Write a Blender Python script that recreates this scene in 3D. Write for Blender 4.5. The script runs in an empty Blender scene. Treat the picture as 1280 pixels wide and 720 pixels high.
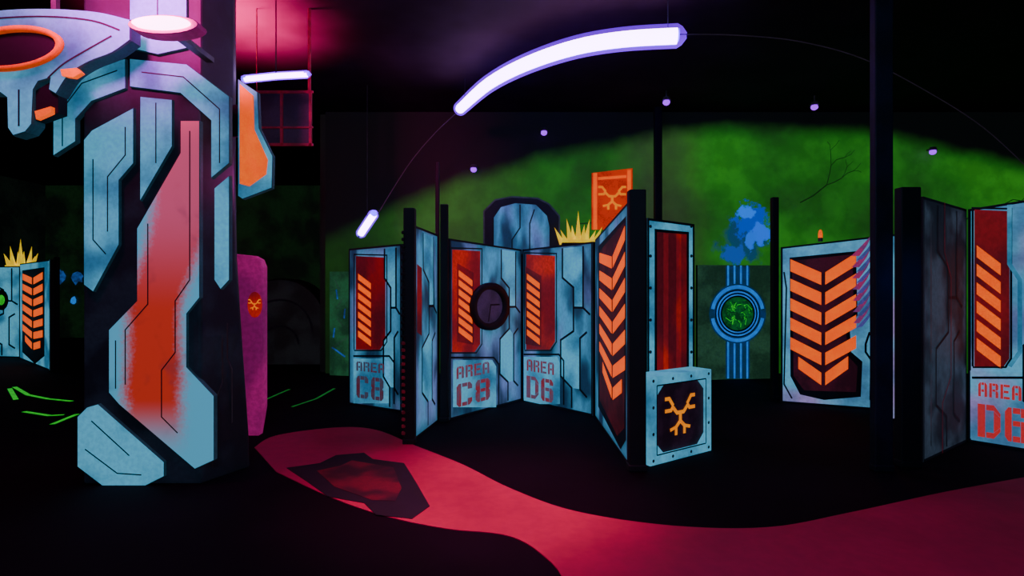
import bpy, math, random
from mathutils import Vector, Matrix
random.seed(4)
F=700.0; CH=1.6; HY=360.0
C=bpy.context.scene.collection
def G(x,y,h=0.0):
    d=(CH-h)*F/(y-HY); return ((x-640)/F*d,d)
def W(x,y,d): return ((x-640)/F*d,d,CH+(HY-y)/F*d)

# ---------------------------------------------------------------- materials
def newmat(name):
    m=bpy.data.materials.new(name); m.use_nodes=True
    nt=m.node_tree; b=nt.nodes['Principled BSDF']; return m,nt,b
def M(nt,op,a,b=None,clamp=False):
    n=nt.nodes.new('ShaderNodeMath'); n.operation=op; n.use_clamp=clamp
    for i,v in enumerate((a,b)):
        if v is None: continue
        if isinstance(v,(int,float)): n.inputs[i].default_value=v
        else: nt.links.new(v,n.inputs[i])
    return n.outputs[0]
def MIX(nt,f,a,b):
    n=nt.nodes.new('ShaderNodeMix'); n.data_type='RGBA'
    for s,v in ((0,f),(6,a),(7,b)):
        if isinstance(v,(int,float)): n.inputs[s].default_value=v
        elif isinstance(v,tuple): n.inputs[s].default_value=(v[0],v[1],v[2],1)
        else: nt.links.new(v,n.inputs[s])
    return n.outputs[2]
def NOISE(nt,vec,scale,detail=4,rough=.6):
    n=nt.nodes.new('ShaderNodeTexNoise'); n.inputs['Scale'].default_value=scale
    n.inputs['Detail'].default_value=detail; n.inputs['Roughness'].default_value=rough
    nt.links.new(vec,n.inputs['Vector']); return n.outputs[0]
def RANGE(nt,v,a,b,c=0.0,d=1.0):
    n=nt.nodes.new('ShaderNodeMapRange'); n.interpolation_type='SMOOTHSTEP'
    nt.links.new(v,n.inputs[0])
    for i,x in enumerate((a,b,c,d)): n.inputs[i+1].default_value=x
    return n.outputs[0]
def paint(name,col,dark=None,amt=.0,scale=3.0,emis=.35,rough=.65,lo=.4,hi=.62,stretch=(1,1,1),edge=0.0,detail=4,nr=.6,fine_a=.82,tint=None):
    m,nt,b=newmat(name)
    tc=nt.nodes.new('ShaderNodeTexCoord'); mp=nt.nodes.new('ShaderNodeMapping')
    nt.links.new(tc.outputs['Object'],mp.inputs[0]); mp.inputs['Scale'].default_value=stretch
    oi=nt.nodes.new('ShaderNodeObjectInfo'); cb=nt.nodes.new('ShaderNodeVectorMath'); cb.operation='ADD'
    nt.links.new(mp.outputs[0],cb.inputs[0]); nt.links.new(oi.outputs['Location'],cb.inputs[1])
    v=cb.outputs[0]
    n1=RANGE(nt,NOISE(nt,v,scale,detail,nr),lo,hi)
    dk=dark if dark else tuple(c*.15 for c in col)
    f=M(nt,'MULTIPLY',M(nt,'SUBTRACT',1.0,n1),amt)
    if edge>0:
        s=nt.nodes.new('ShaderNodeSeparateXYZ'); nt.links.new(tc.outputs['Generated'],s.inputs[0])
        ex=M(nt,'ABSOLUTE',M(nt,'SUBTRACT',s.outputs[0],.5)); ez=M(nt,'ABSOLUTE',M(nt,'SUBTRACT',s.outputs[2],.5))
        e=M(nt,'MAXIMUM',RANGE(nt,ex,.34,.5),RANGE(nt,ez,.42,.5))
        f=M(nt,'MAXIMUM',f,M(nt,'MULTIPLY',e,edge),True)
    fine=RANGE(nt,NOISE(nt,v,scale*14,2),.3,.7,fine_a,1.1)
    base=col
    if tint:
        of=nt.nodes.new('ShaderNodeVectorMath'); of.operation='ADD'; nt.links.new(v,of.inputs[0]); of.inputs[1].default_value=(7,3,5)
        base=MIX(nt,RANGE(nt,NOISE(nt,of.outputs[0],1.8,1.5,.4),.48,.68,0,.75),col,tint)
    c=MIX(nt,f,base,dk)
    hs=nt.nodes.new('ShaderNodeVectorMath'); hs.operation='SCALE'
    nt.links.new(c,hs.inputs[0]); nt.links.new(fine,hs.inputs['Scale'])
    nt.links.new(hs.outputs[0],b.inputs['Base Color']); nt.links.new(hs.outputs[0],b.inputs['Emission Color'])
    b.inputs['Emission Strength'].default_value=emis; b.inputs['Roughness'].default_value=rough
    return m
def glow(name,col,s):
    m,nt,b=newmat(name); b.inputs['Base Color'].default_value=(*[min(1,c) for c in col],1)
    b.inputs['Emission Color'].default_value=(*col,1); b.inputs['Emission Strength'].default_value=s; return m
def glow_volume(name,col,s):  # emission-only volume, stands in for the glow around a lamp
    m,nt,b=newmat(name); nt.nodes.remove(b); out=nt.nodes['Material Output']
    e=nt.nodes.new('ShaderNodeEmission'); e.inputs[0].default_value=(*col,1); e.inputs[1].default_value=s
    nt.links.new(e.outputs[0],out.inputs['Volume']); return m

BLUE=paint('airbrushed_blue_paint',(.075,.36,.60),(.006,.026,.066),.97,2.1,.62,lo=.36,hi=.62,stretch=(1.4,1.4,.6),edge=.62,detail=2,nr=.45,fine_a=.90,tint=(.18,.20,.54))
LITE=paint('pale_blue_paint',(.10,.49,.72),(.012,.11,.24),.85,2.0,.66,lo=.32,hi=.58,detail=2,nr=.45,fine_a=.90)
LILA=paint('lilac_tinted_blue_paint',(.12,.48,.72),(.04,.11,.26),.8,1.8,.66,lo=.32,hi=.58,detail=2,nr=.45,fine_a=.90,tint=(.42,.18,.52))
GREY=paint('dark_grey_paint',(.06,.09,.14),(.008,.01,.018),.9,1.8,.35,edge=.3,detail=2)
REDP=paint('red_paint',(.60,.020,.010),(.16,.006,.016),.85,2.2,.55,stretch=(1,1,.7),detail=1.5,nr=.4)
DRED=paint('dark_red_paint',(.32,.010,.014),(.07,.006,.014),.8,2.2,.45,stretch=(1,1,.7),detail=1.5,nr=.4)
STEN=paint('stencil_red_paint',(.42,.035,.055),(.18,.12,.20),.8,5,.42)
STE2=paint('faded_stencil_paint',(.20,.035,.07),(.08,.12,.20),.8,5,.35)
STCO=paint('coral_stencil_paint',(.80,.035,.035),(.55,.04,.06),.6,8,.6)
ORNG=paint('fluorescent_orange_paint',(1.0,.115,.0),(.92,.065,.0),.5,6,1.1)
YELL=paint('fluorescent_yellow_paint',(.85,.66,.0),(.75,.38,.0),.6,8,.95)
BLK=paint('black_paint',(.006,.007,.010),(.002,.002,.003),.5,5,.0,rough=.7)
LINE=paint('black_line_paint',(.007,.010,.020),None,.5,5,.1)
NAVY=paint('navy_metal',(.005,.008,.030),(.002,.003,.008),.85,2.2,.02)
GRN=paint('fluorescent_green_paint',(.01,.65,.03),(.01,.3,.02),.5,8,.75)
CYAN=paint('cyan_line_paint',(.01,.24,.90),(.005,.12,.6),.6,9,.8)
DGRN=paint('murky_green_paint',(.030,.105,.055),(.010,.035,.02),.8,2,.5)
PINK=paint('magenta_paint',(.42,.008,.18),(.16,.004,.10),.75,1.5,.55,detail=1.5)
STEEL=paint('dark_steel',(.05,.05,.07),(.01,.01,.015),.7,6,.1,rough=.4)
REDM=paint('red_metal',(.22,.006,.022),(.06,.003,.012),.7,6,.25)  # red set in the base colour, with a weak emission
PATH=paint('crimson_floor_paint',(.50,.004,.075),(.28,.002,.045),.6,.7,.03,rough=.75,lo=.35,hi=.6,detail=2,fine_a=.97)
UVW=glow('uv_tube_white',(.92,.60,1.0),10)
UVP=glow('uv_halo_violet',(.13,.0,.75),.7)  # self-lit violet that stands in for the halo of the tubes
UVH=glow_volume('violet_halo_volume',(.17,.0,1.0),1.1)  # tube halo modelled as an emitting volume, no fog in it
DOT=glow('violet_bulb',(.32,.0,1.0),2.0)
PKL=glow('hot_pink_lens',(1.0,.45,.85),12)
PKR=glow('pink_lens_rim',(1.0,.01,.35),1.6)

# ---------------------------------------------------------------- mesh builder
class MB:
    def __init__(s): s.v=[];s.f=[];s.m=[];s.mats=[];s.sm=[]
    def mi(s,mat):
        if mat not in s.mats: s.mats.append(mat)
        return s.mats.index(mat)
    def add(s,vs,fs,mat,sm=False):
        o=len(s.v); s.v+= [tuple(v) for v in vs]; k=s.mi(mat)
        for f in fs: s.f.append([i+o for i in f]); s.m.append(k); s.sm.append(sm)
    def box(s,a,b,mat):
        x0,y0,z0=a;x1,y1,z1=b
        s.add([(x0,y0,z0),(x1,y0,z0),(x1,y1,z0),(x0,y1,z0),(x0,y0,z1),(x1,y0,z1),(x1,y1,z1),(x0,y1,z1)],
          [(0,3,2,1),(4,5,6,7),(0,1,5,4),(1,2,6,5),(2,3,7,6),(3,0,4,7)],mat)
    def prism(s,poly,y0,y1,mat,side=None,bev=0.0):
        area=sum(poly[i][0]*poly[(i+1)%len(poly)][1]-poly[(i+1)%len(poly)][0]*poly[i][1] for i in range(len(poly)))
        if area<0: poly=poly[::-1]
        n=len(poly); side=side or mat
        if bev>0:
            inn=[]
            for i in range(n):
                p=Vector(poly[i]);a=(p-Vector(poly[i-1])).normalized();b=(Vector(poly[(i+1)%n])-p).normalized()
                na=Vector((-a.y,a.x));nb=Vector((-b.y,b.x)); q=(na+nb)
                q=q/max(.5,q.length_squared)*2*bev*.5
                inn.append(tuple(p+q))
            vs=[(p[0],y0,p[1]) for p in inn]+[(p[0],y0+bev,p[1]) for p in poly]+[(p[0],y1,p[1]) for p in poly]
            s.add(vs,[tuple(range(n))],mat)
            s.add(vs,[(i,i+n,(i+1)%n+n,(i+1)%n) for i in range(n)]+[(i+n,i+2*n,(i+1)%n+2*n,(i+1)%n+n) for i in range(n)],side)
            s.add(vs,[tuple(range(3*n-1,2*n-1,-1))],side)
        else:
            vs=[(p[0],y0,p[1]) for p in poly]+[(p[0],y1,p[1]) for p in poly]
            s.add(vs,[tuple(range(n))],mat)
            s.add(vs,[(i,i+n,(i+1)%n+n,(i+1)%n) for i in range(n)],side)
            s.add(vs,[tuple(range(2*n-1,n-1,-1))],side)
    def flat(s,poly,y,mat):
        s.add([(p[0],y,p[1]) for p in poly],[tuple(range(len(poly)))],mat)
    def stroke(s,pts,w,y,mat):
        if len(pts)<2: return
        L=[];R=[]
        for i,p in enumerate(pts):
            p=Vector(p[:2])
            a=(p-Vector(pts[i-1][:2])).normalized() if i>0 else None
            b=(Vector(pts[i+1][:2])-p).normalized() if i<len(pts)-1 else None
            t=(a+b).normalized() if a is not None and b is not None and (a+b).length>.01 else (a if a is not None else b)
            n=Vector((-t.y,t.x)); k=1.0
            if a is not None: k=1/max(.5,abs(n.dot(Vector((-a.y,a.x)))))
            L.append(p+n*w/2*k);R.append(p-n*w/2*k)
        vs=[(q.x,y,q.y) for q in L]+[(q.x,y,q.y) for q in R]; n=len(pts)
        s.add(vs,[(i,i+1,n+i+1,n+i) for i in range(n-1)],mat)
    def tube(s,pts,r,mat,seg=12,rs=None,caps=True):
        n=len(pts);vs=[];up=Vector((0,0,1))
        for i,p in enumerate(pts):
            a=Vector(pts[max(0,i-1)]);b=Vector(pts[min(n-1,i+1)]);t=(b-a).normalized()
            u=t.cross(up)
            if u.length<.05: u=t.cross(Vector((1,0,0)))
            u.normalize();w=u.cross(t); rr=rs[i] if rs else r
            for k in range(seg):
                an=2*math.pi*k/seg; vs.append(Vector(p)+u*math.cos(an)*rr+w*math.sin(an)*rr)
        fs=[(i*seg+k,i*seg+(k+1)%seg,(i+1)*seg+(k+1)%seg,(i+1)*seg+k) for i in range(n-1) for k in range(seg)]
        s.add(vs,fs,mat,True)
        if caps:
            s.add(vs,[tuple(range(seg)),tuple(range(n*seg-1,(n-1)*seg-1,-1))],mat)
    def obj(s,name,parent=None,loc=(0,0,0),rz=0.0,bevel=0.0):
        me=bpy.data.meshes.new(name); me.from_pydata(s.v,[],s.f)
        for m in s.mats: me.materials.append(m)
        for i,p in enumerate(me.polygons): p.material_index=s.m[i]; p.use_smooth=s.sm[i]
        me.update()
        o=bpy.data.objects.new(name,me); C.objects.link(o)
        if parent is not None: o.parent=parent
        o.location=loc; o.rotation_euler=(0,0,rz)
        if bevel>0:
            b=o.modifiers.new('bevel','BEVEL'); b.width=bevel; b.segments=2; b.limit_method='ANGLE'
        return o
def tag(o,label,cat,group=None):
    o['label']=label;o['category']=cat
    if group:o['group']=group
    return o
def empty(name,loc,rz=0):
    o=bpy.data.objects.new(name,None); C.objects.link(o); o.location=loc; o.rotation_euler=(0,0,rz); o.empty_display_size=.1; return o
class PF:
    def __init__(s,bl,br,off=0.0):
        s.o=Vector((bl[0],bl[1]));d=Vector((br[0]-bl[0],br[1]-bl[1]));s.w=d.length;s.d=d.normalized()
        s.rz=math.atan2(s.d.y,s.d.x);s.n=Vector((-s.d.y,s.d.x))
    def px(s,x,y):
        r=Vector(((x-640)/F,1.0)); t=s.n.dot(s.o)/s.n.dot(r)
        hit=r*t
        return ((hit-s.o).dot(s.d),CH+(HY-y)/F*t)
    def P(s,pts): return [s.px(*p) for p in pts]
GL={
'A':[[(0,0),(1.2,0),(1.2,6),(.8,6),(0,5.0)],[(2.8,0),(4,0),(4,5.0),(3.2,6),(2.8,6)],[(1.4,4.9),(2.6,4.9),(2.6,6),(1.4,6)],[(1.4,2.0),(2.6,2.0),(2.6,3.1),(1.4,3.1)]],
'R':[[(0,0),(1.2,0),(1.2,6),(0,6)],[(1.4,5),(2.7,5),(2.7,6),(1.4,6)],[(2.8,3.1),(3.5,3.1),(4,3.7),(4,5.2),(3.4,6),(2.8,6)],[(1.4,2.6),(2.7,2.6),(2.7,3.5),(1.4,3.5)],[(2.8,0),(4,0),(4,2.2),(3.5,2.9),(2.8,2.9)]],
'E':[[(0,0),(1.2,0),(1.2,6),(0,6)],[(1.4,5),(4,5),(4,6),(1.4,6)],[(1.4,2.5),(3.5,2.5),(3.5,3.5),(1.4,3.5)],[(1.4,0),(4,0),(4,1),(1.4,1)]],
'D':[[(-.1,0),(1.3,0),(1.3,6),(-.1,6)],[(1.5,5),(2.9,5),(4.1,3.9),(4.1,4.6),(2.9,6),(1.5,6)],[(1.5,0),(2.9,0),(4.1,1.4),(4.1,2.1),(2.9,1),(1.5,1)],[(2.9,1.05),(4.1,2.15),(4.1,3.85),(2.9,4.95)]],
'6':[[(0,.8),(.6,0),(1.2,0),(1.2,6),(.6,6),(0,5.2)],[(1.4,5),(2.7,5),(2.7,6),(1.4,6)],[(2.8,4.4),(4,4.4),(4,5.2),(3.4,6),(2.8,6)],[(1.4,2.8),(2.7,2.8),(2.7,3.7),(1.4,3.7)],[(2.8,0),(3.4,0),(4,.8),(4,3),(3.4,3.7),(2.8,3.7)],[(1.4,0),(2.7,0),(2.7,1),(1.4,1)]],
'C':[[(0,.8),(.6,0),(1.2,0),(1.2,6),(.6,6),(0,5.2)],[(1.4,5),(2.7,5),(2.7,6),(1.4,6)],[(2.8,4.2),(4,4.2),(4,5.2),(3.4,6),(2.8,6)],[(2.8,0),(3.4,0),(4,.8),(4,1.8),(2.8,1.8)],[(1.4,0),(2.7,0),(2.7,1),(1.4,1)]],
'8':[[(0,.8),(.6,0),(1.2,0),(1.2,6),(.6,6),(0,5.2),(0,3.6),(.35,3.1),(0,2.6)],[(2.8,0),(3.4,0),(4,.8),(4,2.6),(3.65,3.1),(4,3.6),(4,5.2),(3.4,6),(2.8,6)],[(1.4,5),(2.7,5),(2.7,6),(1.4,6)],[(1.4,2.6),(2.7,2.6),(2.7,3.5),(1.4,3.5)],[(1.4,0),(2.7,0),(2.7,1),(1.4,1)]],
}
def text(mb,s,x0,z0,x1,z1,y,mat):
    n=len(s);adv=(x1-x0)/(n*4+(n-1)*.9)
    for i,ch in enumerate(s):
        for poly in GL[ch]:
            mb.flat([(x0+adv*(i*4.9+p[0]),z0+(z1-z0)*p[1]/6) for p in poly],y,mat)
def ptext(mb,pf,s,x0,y0,x1,y1,y,mat):
    a=pf.px(x0,y1);b=pf.px(x1,y0); c=pf.px(x0,y0);d=pf.px(x1,y1)
    text(mb,s,a[0],(a[1]+d[1])/2,b[0],(b[1]+c[1])/2,y,mat)
def emblem(mb,cx,cz,r,y,mat):
    # three-way symbol: each arm ends in an angular fork, arms separated by small gaps round a centre
    for g in (-1,1):
        def S(l,w=.17,dy=0): mb.stroke([(cx+a*g*r,cz+b*r) for a,b in l],w*r,y-dy,mat)
        S([(1.08,.86),(.78,.86),(.50,.50)])
        S([(1.08,.30),(.66,.30),(.50,.50)],.17,.0004)
        S([(.56,.46),(.24,.14),(0,.14)],.18,.0008)
        S([(.30,-.90),(.30,-.52),(0,-.26)],.18,.0004)
        S([(.72,-.62),(.30,-.52)],.15,.0006)
    mb.stroke([(cx,cz+.2*r),(cx,cz-.34*r)],.2*r,y-.001,mat)
def stripes(mb,pf,x0,x1,y0,y1,n,mat,y=-.006,slope=16,frac=.64):
    h=(y1-y0)/n
    for i in range(n):
        a=y0+i*h
        mb.flat(pf.P([(x0,a-slope*.35),(x1,a+slope*.5),(x1,a+slope*.5+h*frac),(x0,a-slope*.35+h*frac)]),y,mat)
def uv(pf,pts,hl,hr):
    return [(u*pf.w,v*(hl+(hr-hl)*u)) for u,v in pts]
def panel(name,bl,br,hl,hr,mat,th=.07,trim=True):
    pf=PF(bl,br);mb=MB()
    mb.prism([(0,0),(pf.w,0),(pf.w,hr),(0,hl)],0,th,mat,BLK)
    if trim:
        b=.025
        for q in ([(0,0),(pf.w,0),(pf.w,b),(0,b)],[(0,hl-b),(pf.w,hr-b),(pf.w,hr),(0,hl)],[(0,0),(b,0),(b,hl),(0,hl)],[(pf.w-b,0),(pf.w,0),(pf.w,hr),(pf.w-b,hr)]):
            mb.flat(q,-.002,LINE)
    return pf,mb
def fin(mb,pf,bl,name,label,cat='wall panel',group='painted maze panels'):
    o=mb.obj(name,loc=(bl[0],bl[1],0),rz=pf.rz); return tag(o,label,cat,group)
def circuit(mb,pf,hl,hr,u0,u1,w=.028,mat=None,seed=0,plates=True):
    mat=mat or LINE
    def q(l): mb.stroke(uv(pf,[(u0+(u1-u0)*a,b) for a,b in l],hl,hr),w,-.005,mat)
    if plates:
        for l in ([(.25,.98),(.25,.80),(.55,.74),(.55,.62),(.8,.62),(.8,.98)],[(.2,.42),(.55,.48),(.72,.44),(.72,.14),(.5,.14),(.2,.20)]):
            mb.flat(uv(pf,[(u0+(u1-u0)*a,b) for a,b in l],hl,hr),-.0035,LITE)
    q([(.25,.98),(.25,.80),(.55,.74),(.55,.48),(.2,.42),(.2,.20),(.5,.14),(.5,.02)])
    q([(.8,.98),(.8,.62),(.98,.58)]); q([(.9,.48),(.72,.44),(.72,.14),(.9,.10)])
    q([(.55,.62),(.8,.62)])
def rivets(mb,pts,r,y,mat):
    for x,z in pts:
        vs=[(x,y-r*.5,z)]+[(x+r*math.cos(k*math.pi/4),y,z+r*math.sin(k*math.pi/4)) for k in range(8)]
        mb.add(vs,[(0,1+(k+1)%8,1+k) for k in range(8)],mat,True)

# ---------------------------------------------------------------- room
CZ=4.9
def struct(o): o['kind']='structure'; return o
fm,nt,b=newmat('black_carpet_floor')
tc=nt.nodes.new('ShaderNodeTexCoord')
n=RANGE(nt,NOISE(nt,tc.outputs['Object'],.5,5),.4,.7); g=NOISE(nt,tc.outputs['Object'],60,2)
c=MIX(nt,n,(.006,.004,.007),(.012,.006,.014)); c2=MIX(nt,M(nt,'MULTIPLY',g,.5),c,(.003,.002,.004))
nt.links.new(c2,b.inputs['Base Color']); b.inputs['Roughness'].default_value=.85; b.inputs['Specular IOR Level'].default_value=.1
mb=MB();mb.box((-15,-4,-.1),(11.2,18.2,0),fm);struct(mb.obj('floor'))
cm,nt,b=newmat('dark_ceiling')
tc=nt.nodes.new('ShaderNodeTexCoord')
c=MIX(nt,RANGE(nt,NOISE(nt,tc.outputs['Object'],.8,3),.3,.75),(.025,.010,.016),(.05,.025,.04))
nt.links.new(c,b.inputs['Base Color']); b.inputs['Roughness'].default_value=.8;b.inputs['Specular IOR Level'].default_value=.1
mb=MB();mb.box((-15,-4,CZ),(11.2,18.2,CZ+.1),cm);struct(mb.obj('ceiling'))
mm,nt,b=newmat('green_forest_mural')
tc=nt.nodes.new('ShaderNodeTexCoord'); ob=tc.outputs['Object']
s=nt.nodes.new('ShaderNodeSeparateXYZ'); nt.links.new(ob,s.inputs[0])
dx=M(nt,'SUBTRACT',s.outputs[0],4.8)
ztop=M(nt,'SUBTRACT',4.72,M(nt,'MULTIPLY',M(nt,'MULTIPLY',dx,dx),.030))
nn=NOISE(nt,ob,.9,3)
dz=M(nt,'ADD',M(nt,'SUBTRACT',ztop,s.outputs[2]),M(nt,'MULTIPLY',M(nt,'SUBTRACT',nn,.5),.35))
mask=M(nt,'MULTIPLY',RANGE(nt,dz,-.05,.42),RANGE(nt,s.outputs[0],-3.2,-1.0,.25,1.0))
n2=RANGE(nt,NOISE(nt,ob,.5,4,.5),.28,.64)
xr=RANGE(nt,s.outputs[0],-2.0,4.0,.55,1.0)
n2=M(nt,'MULTIPLY',n2,xr)
c=MIX(nt,n2,(.015,.085,.012),(.028,.235,.014))
fx=RANGE(nt,NOISE(nt,ob,3,4),.35,.65,.78,1.06)
hs=nt.nodes.new('ShaderNodeVectorMath'); hs.operation='SCALE'; nt.links.new(c,hs.inputs[0]);nt.links.new(fx,hs.inputs['Scale']);c=hs.outputs[0]
pm=RANGE(nt,M(nt,'ABSOLUTE',M(nt,'SUBTRACT',s.outputs[0],2.8)),.1,1.1,.5,0)
c=MIX(nt,pm,c,(.05,.035,.034))
def blob(c,x,z,rx,rz,col,amt=1.0,soft=.6,sc=3.5):
    ax=M(nt,'DIVIDE',M(nt,'SUBTRACT',s.outputs[0],x),rx);az=M(nt,'DIVIDE',M(nt,'SUBTRACT',s.outputs[2],z),rz)
    d=M(nt,'SQRT',M(nt,'ADD',M(nt,'MULTIPLY',ax,ax),M(nt,'MULTIPLY',az,az)))
    d=M(nt,'ADD',d,M(nt,'MULTIPLY',M(nt,'SUBTRACT',NOISE(nt,ob,sc,5),.5),2.2))
    return MIX(nt,RANGE(nt,d,soft,1.0,amt,0),c,col)
def wc(x,y): p=W(x,y,10.5); return p[0],p[2]
for x,y,rx,rz,col,am,so in ((928,303,.55,.50,(.008,.06,.16),.9,.45),(940,278,.36,.38,(.004,.08,.62),1,.7),(918,318,.26,.20,(.008,.09,.45),1,.7),(952,292,.2,.22,(.01,.18,1.1),1,.8),(932,266,.18,.15,(.01,.22,1.2),1,.8),(938,300,.12,.2,(.01,.18,1.0),1,.8)):
    q=wc(x,y); c=blob(c,q[0],q[1],rx,rz,col,am,so,3.5 if so<.5 else 6)
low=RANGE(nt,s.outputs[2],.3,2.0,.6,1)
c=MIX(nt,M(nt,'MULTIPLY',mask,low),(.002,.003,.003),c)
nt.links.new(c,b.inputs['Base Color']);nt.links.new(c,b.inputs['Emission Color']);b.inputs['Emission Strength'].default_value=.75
b.inputs['Roughness'].default_value=.8
YB=10.5
mb=MB();mb.box((-3.5,YB,0),(11.2,YB+.15,CZ),mm)
BR=paint('dark_crack_paint',(.008,.045,.008),None,.3,5,.6)
def branch(x,z,a,l,w,dep):
    x2=x+math.cos(a)*l;z2=z+math.sin(a)*l
    xm=(x+x2)/2+random.uniform(-.12,.12)*l; zm=(z+z2)/2+random.uniform(-.12,.12)*l
    if x2>11 or x2<-3.4 or z2>CZ-.1: return
    mb.stroke([(x,z),(xm,zm),(x2,z2)],w,YB-.004-.001*dep,BR)
    if dep<3:
        for k in range(2): branch(x2,z2,a+random.uniform(-.9,.9),l*random.uniform(.5,.85),w*.7,dep+1)
for x,z in ((-.9,2.4),(1.2,2.8),(5.4,3.2),(6.1,2.4),(7.2,2.6),(8.4,2.8)): branch(x,z,random.uniform(-.3,.6),.6,.024,0)
struct(mb.obj('wall_back'))
dkw=paint('dark_wall',(.008,.016,.011),(.003,.004,.004),.8,1.2,.25)
mb=MB();mb.box((-3.65,YB+.15,0),(-3.5,18,CZ),dkw);struct(mb.obj('wall_partition'))
SPR=paint('blue_spray_paint',(.015,.11,.45),(.01,.03,.10),.9,4,.7)
FARG=paint('far_green_wall',(.006,.024,.008),(.003,.005,.004),.9,.8,.4)
mb=MB();mb.box((-15,18,0),(-3.5,18.15,CZ),FARG)
for (x,y,r,m) in ((93,376,6,CYAN),(75,345,12,SPR),(58,340,9,SPR),(98,348,10,SPR),(110,362,6,SPR),(60,362,6,GRN)):
    p=W(x,y,17.97);R=r/F*18
    mb.flat([(p[0]+R*random.uniform(.3,1)*math.cos(k*.6),p[2]+R*random.uniform(.3,1)*math.sin(k*.6)) for k in range(10)],17.97-random.random()*.01,m)
struct(mb.obj('wall_far'))
mb=MB();mb.box((-15.1,-4,0),(-15,18,CZ),dkw);struct(mb.obj('wall_left'))
mb=MB();mb.box((11.2,-4,0),(11.3,18,CZ),dkw);struct(mb.obj('wall_right'))
mb=MB();mb.box((-15,-4.1,0),(11.2,-4,CZ),dkw);struct(mb.obj('wall_front'))

# ---------------------------------------------------------------- floor paint
def crv(pts,n=6):
    out=[]
    for i in range(len(pts)-1):
        p0=Vector(pts[max(0,i-1)]);p1=Vector(pts[i]);p2=Vector(pts[i+1]);p3=Vector(pts[min(len(pts)-1,i+2)])
        for k in range(n):
            t=k/n; out.append(tuple(.5*((2*p1)+(-p0+p2)*t+(2*p0-5*p1+4*p2-p3)*t*t+(-p0+3*p1-3*p2+p3)*t**3)))
    out.append(tuple(pts[-1]));return out
up=crv([(318,560),(345,545),(420,535),(470,538),(520,558),(580,582),(640,612),(720,640),(840,658),(960,660),(1060,642),(1180,616),(1310,592)])
lo=crv([(1310,800),(1100,820),(900,800),(740,760),(690,705),(640,672),(560,662),(490,648),(420,625),(345,590)])
def slab(mb,pts,z0,z1,mat):
    P=[G(*p) for p in pts];n=len(P)
    vs=[(p[0],p[1],z1) for p in P]+[(p[0],p[1],z0) for p in P]
    mb.add(vs,[tuple(range(n))]+[(i,i+n,(i+1)%n+n,(i+1)%n) for i in range(n)],mat)
mb=MB();slab(mb,up+lo,.0,.006,PATH)
tag(mb.obj('painted_floor_path'),'curving crimson painted path across the black floor','floor marking')
mb=MB()
slab(mb,[(358,586),(400,580),(420,570),(455,567),(466,575),(505,580),(520,604),(537,634),(515,650),(470,645),(455,630),(410,622),(385,604)],.006,.010,BLK)
slab(mb,[(396,590),(425,584),(440,577),(492,586),(502,612),(494,628),(465,627),(418,610)],.010,.012,paint('worn_dark_red',(.14,.004,.014),(.012,.002,.005),.9,2.5,.05,detail=2))
tag(mb.obj('floor_emblem'),'black angular floor marking with dull red centre','floor marking')
def gstroke(lst,name,label):
    mb=MB()
    for pts in lst:
        P=[G(*p) for p in pts];mb2=MB();mb2.stroke(P,.06,0,GRN)
        mb.add([(v[0],v[2],.006) for v in mb2.v],mb2.f,GRN)
    tag(mb.obj(name),label,'floor marking','green floor squiggles')
gstroke([[(12,486),(20,500)],[(18,484),(35,494),(60,499),(90,502)]],'floor_squiggle','neon green zigzag line on the black floor')
gstroke([[(30,515),(62,520),(80,519)],[(65,531),(82,524),(97,518)]],'floor_squiggle','neon green forked line on the black floor')
def gs2(pts):
    mb=MB();P=[G(*p) for p in pts];m2=MB();m2.stroke(P,.04,0,DGL);mb.add([(v[0],v[2],.006) for v in m2.v],m2.f,DGL)
    tag(mb.obj('floor_squiggle'),'thin dull green line on floor beside maze panels','floor marking','green floor squiggles')
DGL=paint('dull_green_line',(.012,.26,.03),(.01,.1,.02),.5,8,.5)
gs2([(332,500),(350,492),(362,487)]);gs2([(365,509),(395,499),(418,486)])

# ---------------------------------------------------------------- maze panels
def area_panel(bl,br,hl,hr,code,bar,red,rd2,t1,t2,circ,box=None,mat=BLUE,nbar=7,sten=None,bm=None):
    sten=sten or STE2
    pf,mb=panel('maze_panel',bl,br,hl,hr,mat)
    mb.flat(pf.P([(red[0],red[1]),(red[2],red[1]+2),(red[2],red[3]-10),(red[2]-7,red[3]),(red[0],red[3])]),-.003,rd2)
    mb.flat(pf.P([(bar[0]-2,bar[1]-14),(bar[2]+2,bar[1]-2),(bar[2]+2,bar[3]+6),(bar[0]-2,bar[3]+2)]),-.0045,DRED)
    stripes(mb,pf,bar[0],bar[2],bar[1],bar[3],nbar,ORNG,slope=(bar[2]-bar[0])*.9)
    if not box: box=[(t1[0]-4,t1[1]-5),(t1[2]+4,t1[1]-5),(t2[2]+8,t1[1]+3),(t2[2]+8,t2[3]+5),(t1[0]-4,t2[3]+5)]
    mb.flat(pf.P(box),-.0035,bm or LITE)
    ptext(mb,pf,'AREA',*t1,-.008,sten); ptext(mb,pf,code,*t2,-.008,sten)
    circuit(mb,pf,hl,hr,*circ)
    y=t1[1]-8
    xl=min(red[0],t1[0])-3
    mb.stroke(pf.P([(xl,y),(t1[2]+6,y),(t1[2]+12,y+8),(t1[2]+12,t2[3]+6)]),.025,-.006,LINE)
    mb.stroke(pf.P([(red[0]-2,red[3]),(red[0]-2,red[1]-2),(red[2]+2,red[1]-1),(red[2]+2,red[3]-10),(red[2]-5,red[3]+1),(red[0]-2,red[3]+1)]),.018,-.006,LINE)
    return pf,mb
bl,br=G(436,505),G(502,515)
pf,mb=area_panel(bl,br,2.14,2.17,'C8',(448,347,464,430),(445,320,482,437),DRED,(446,453,481,465),(446,471,480,499),(.60,.98))
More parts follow.
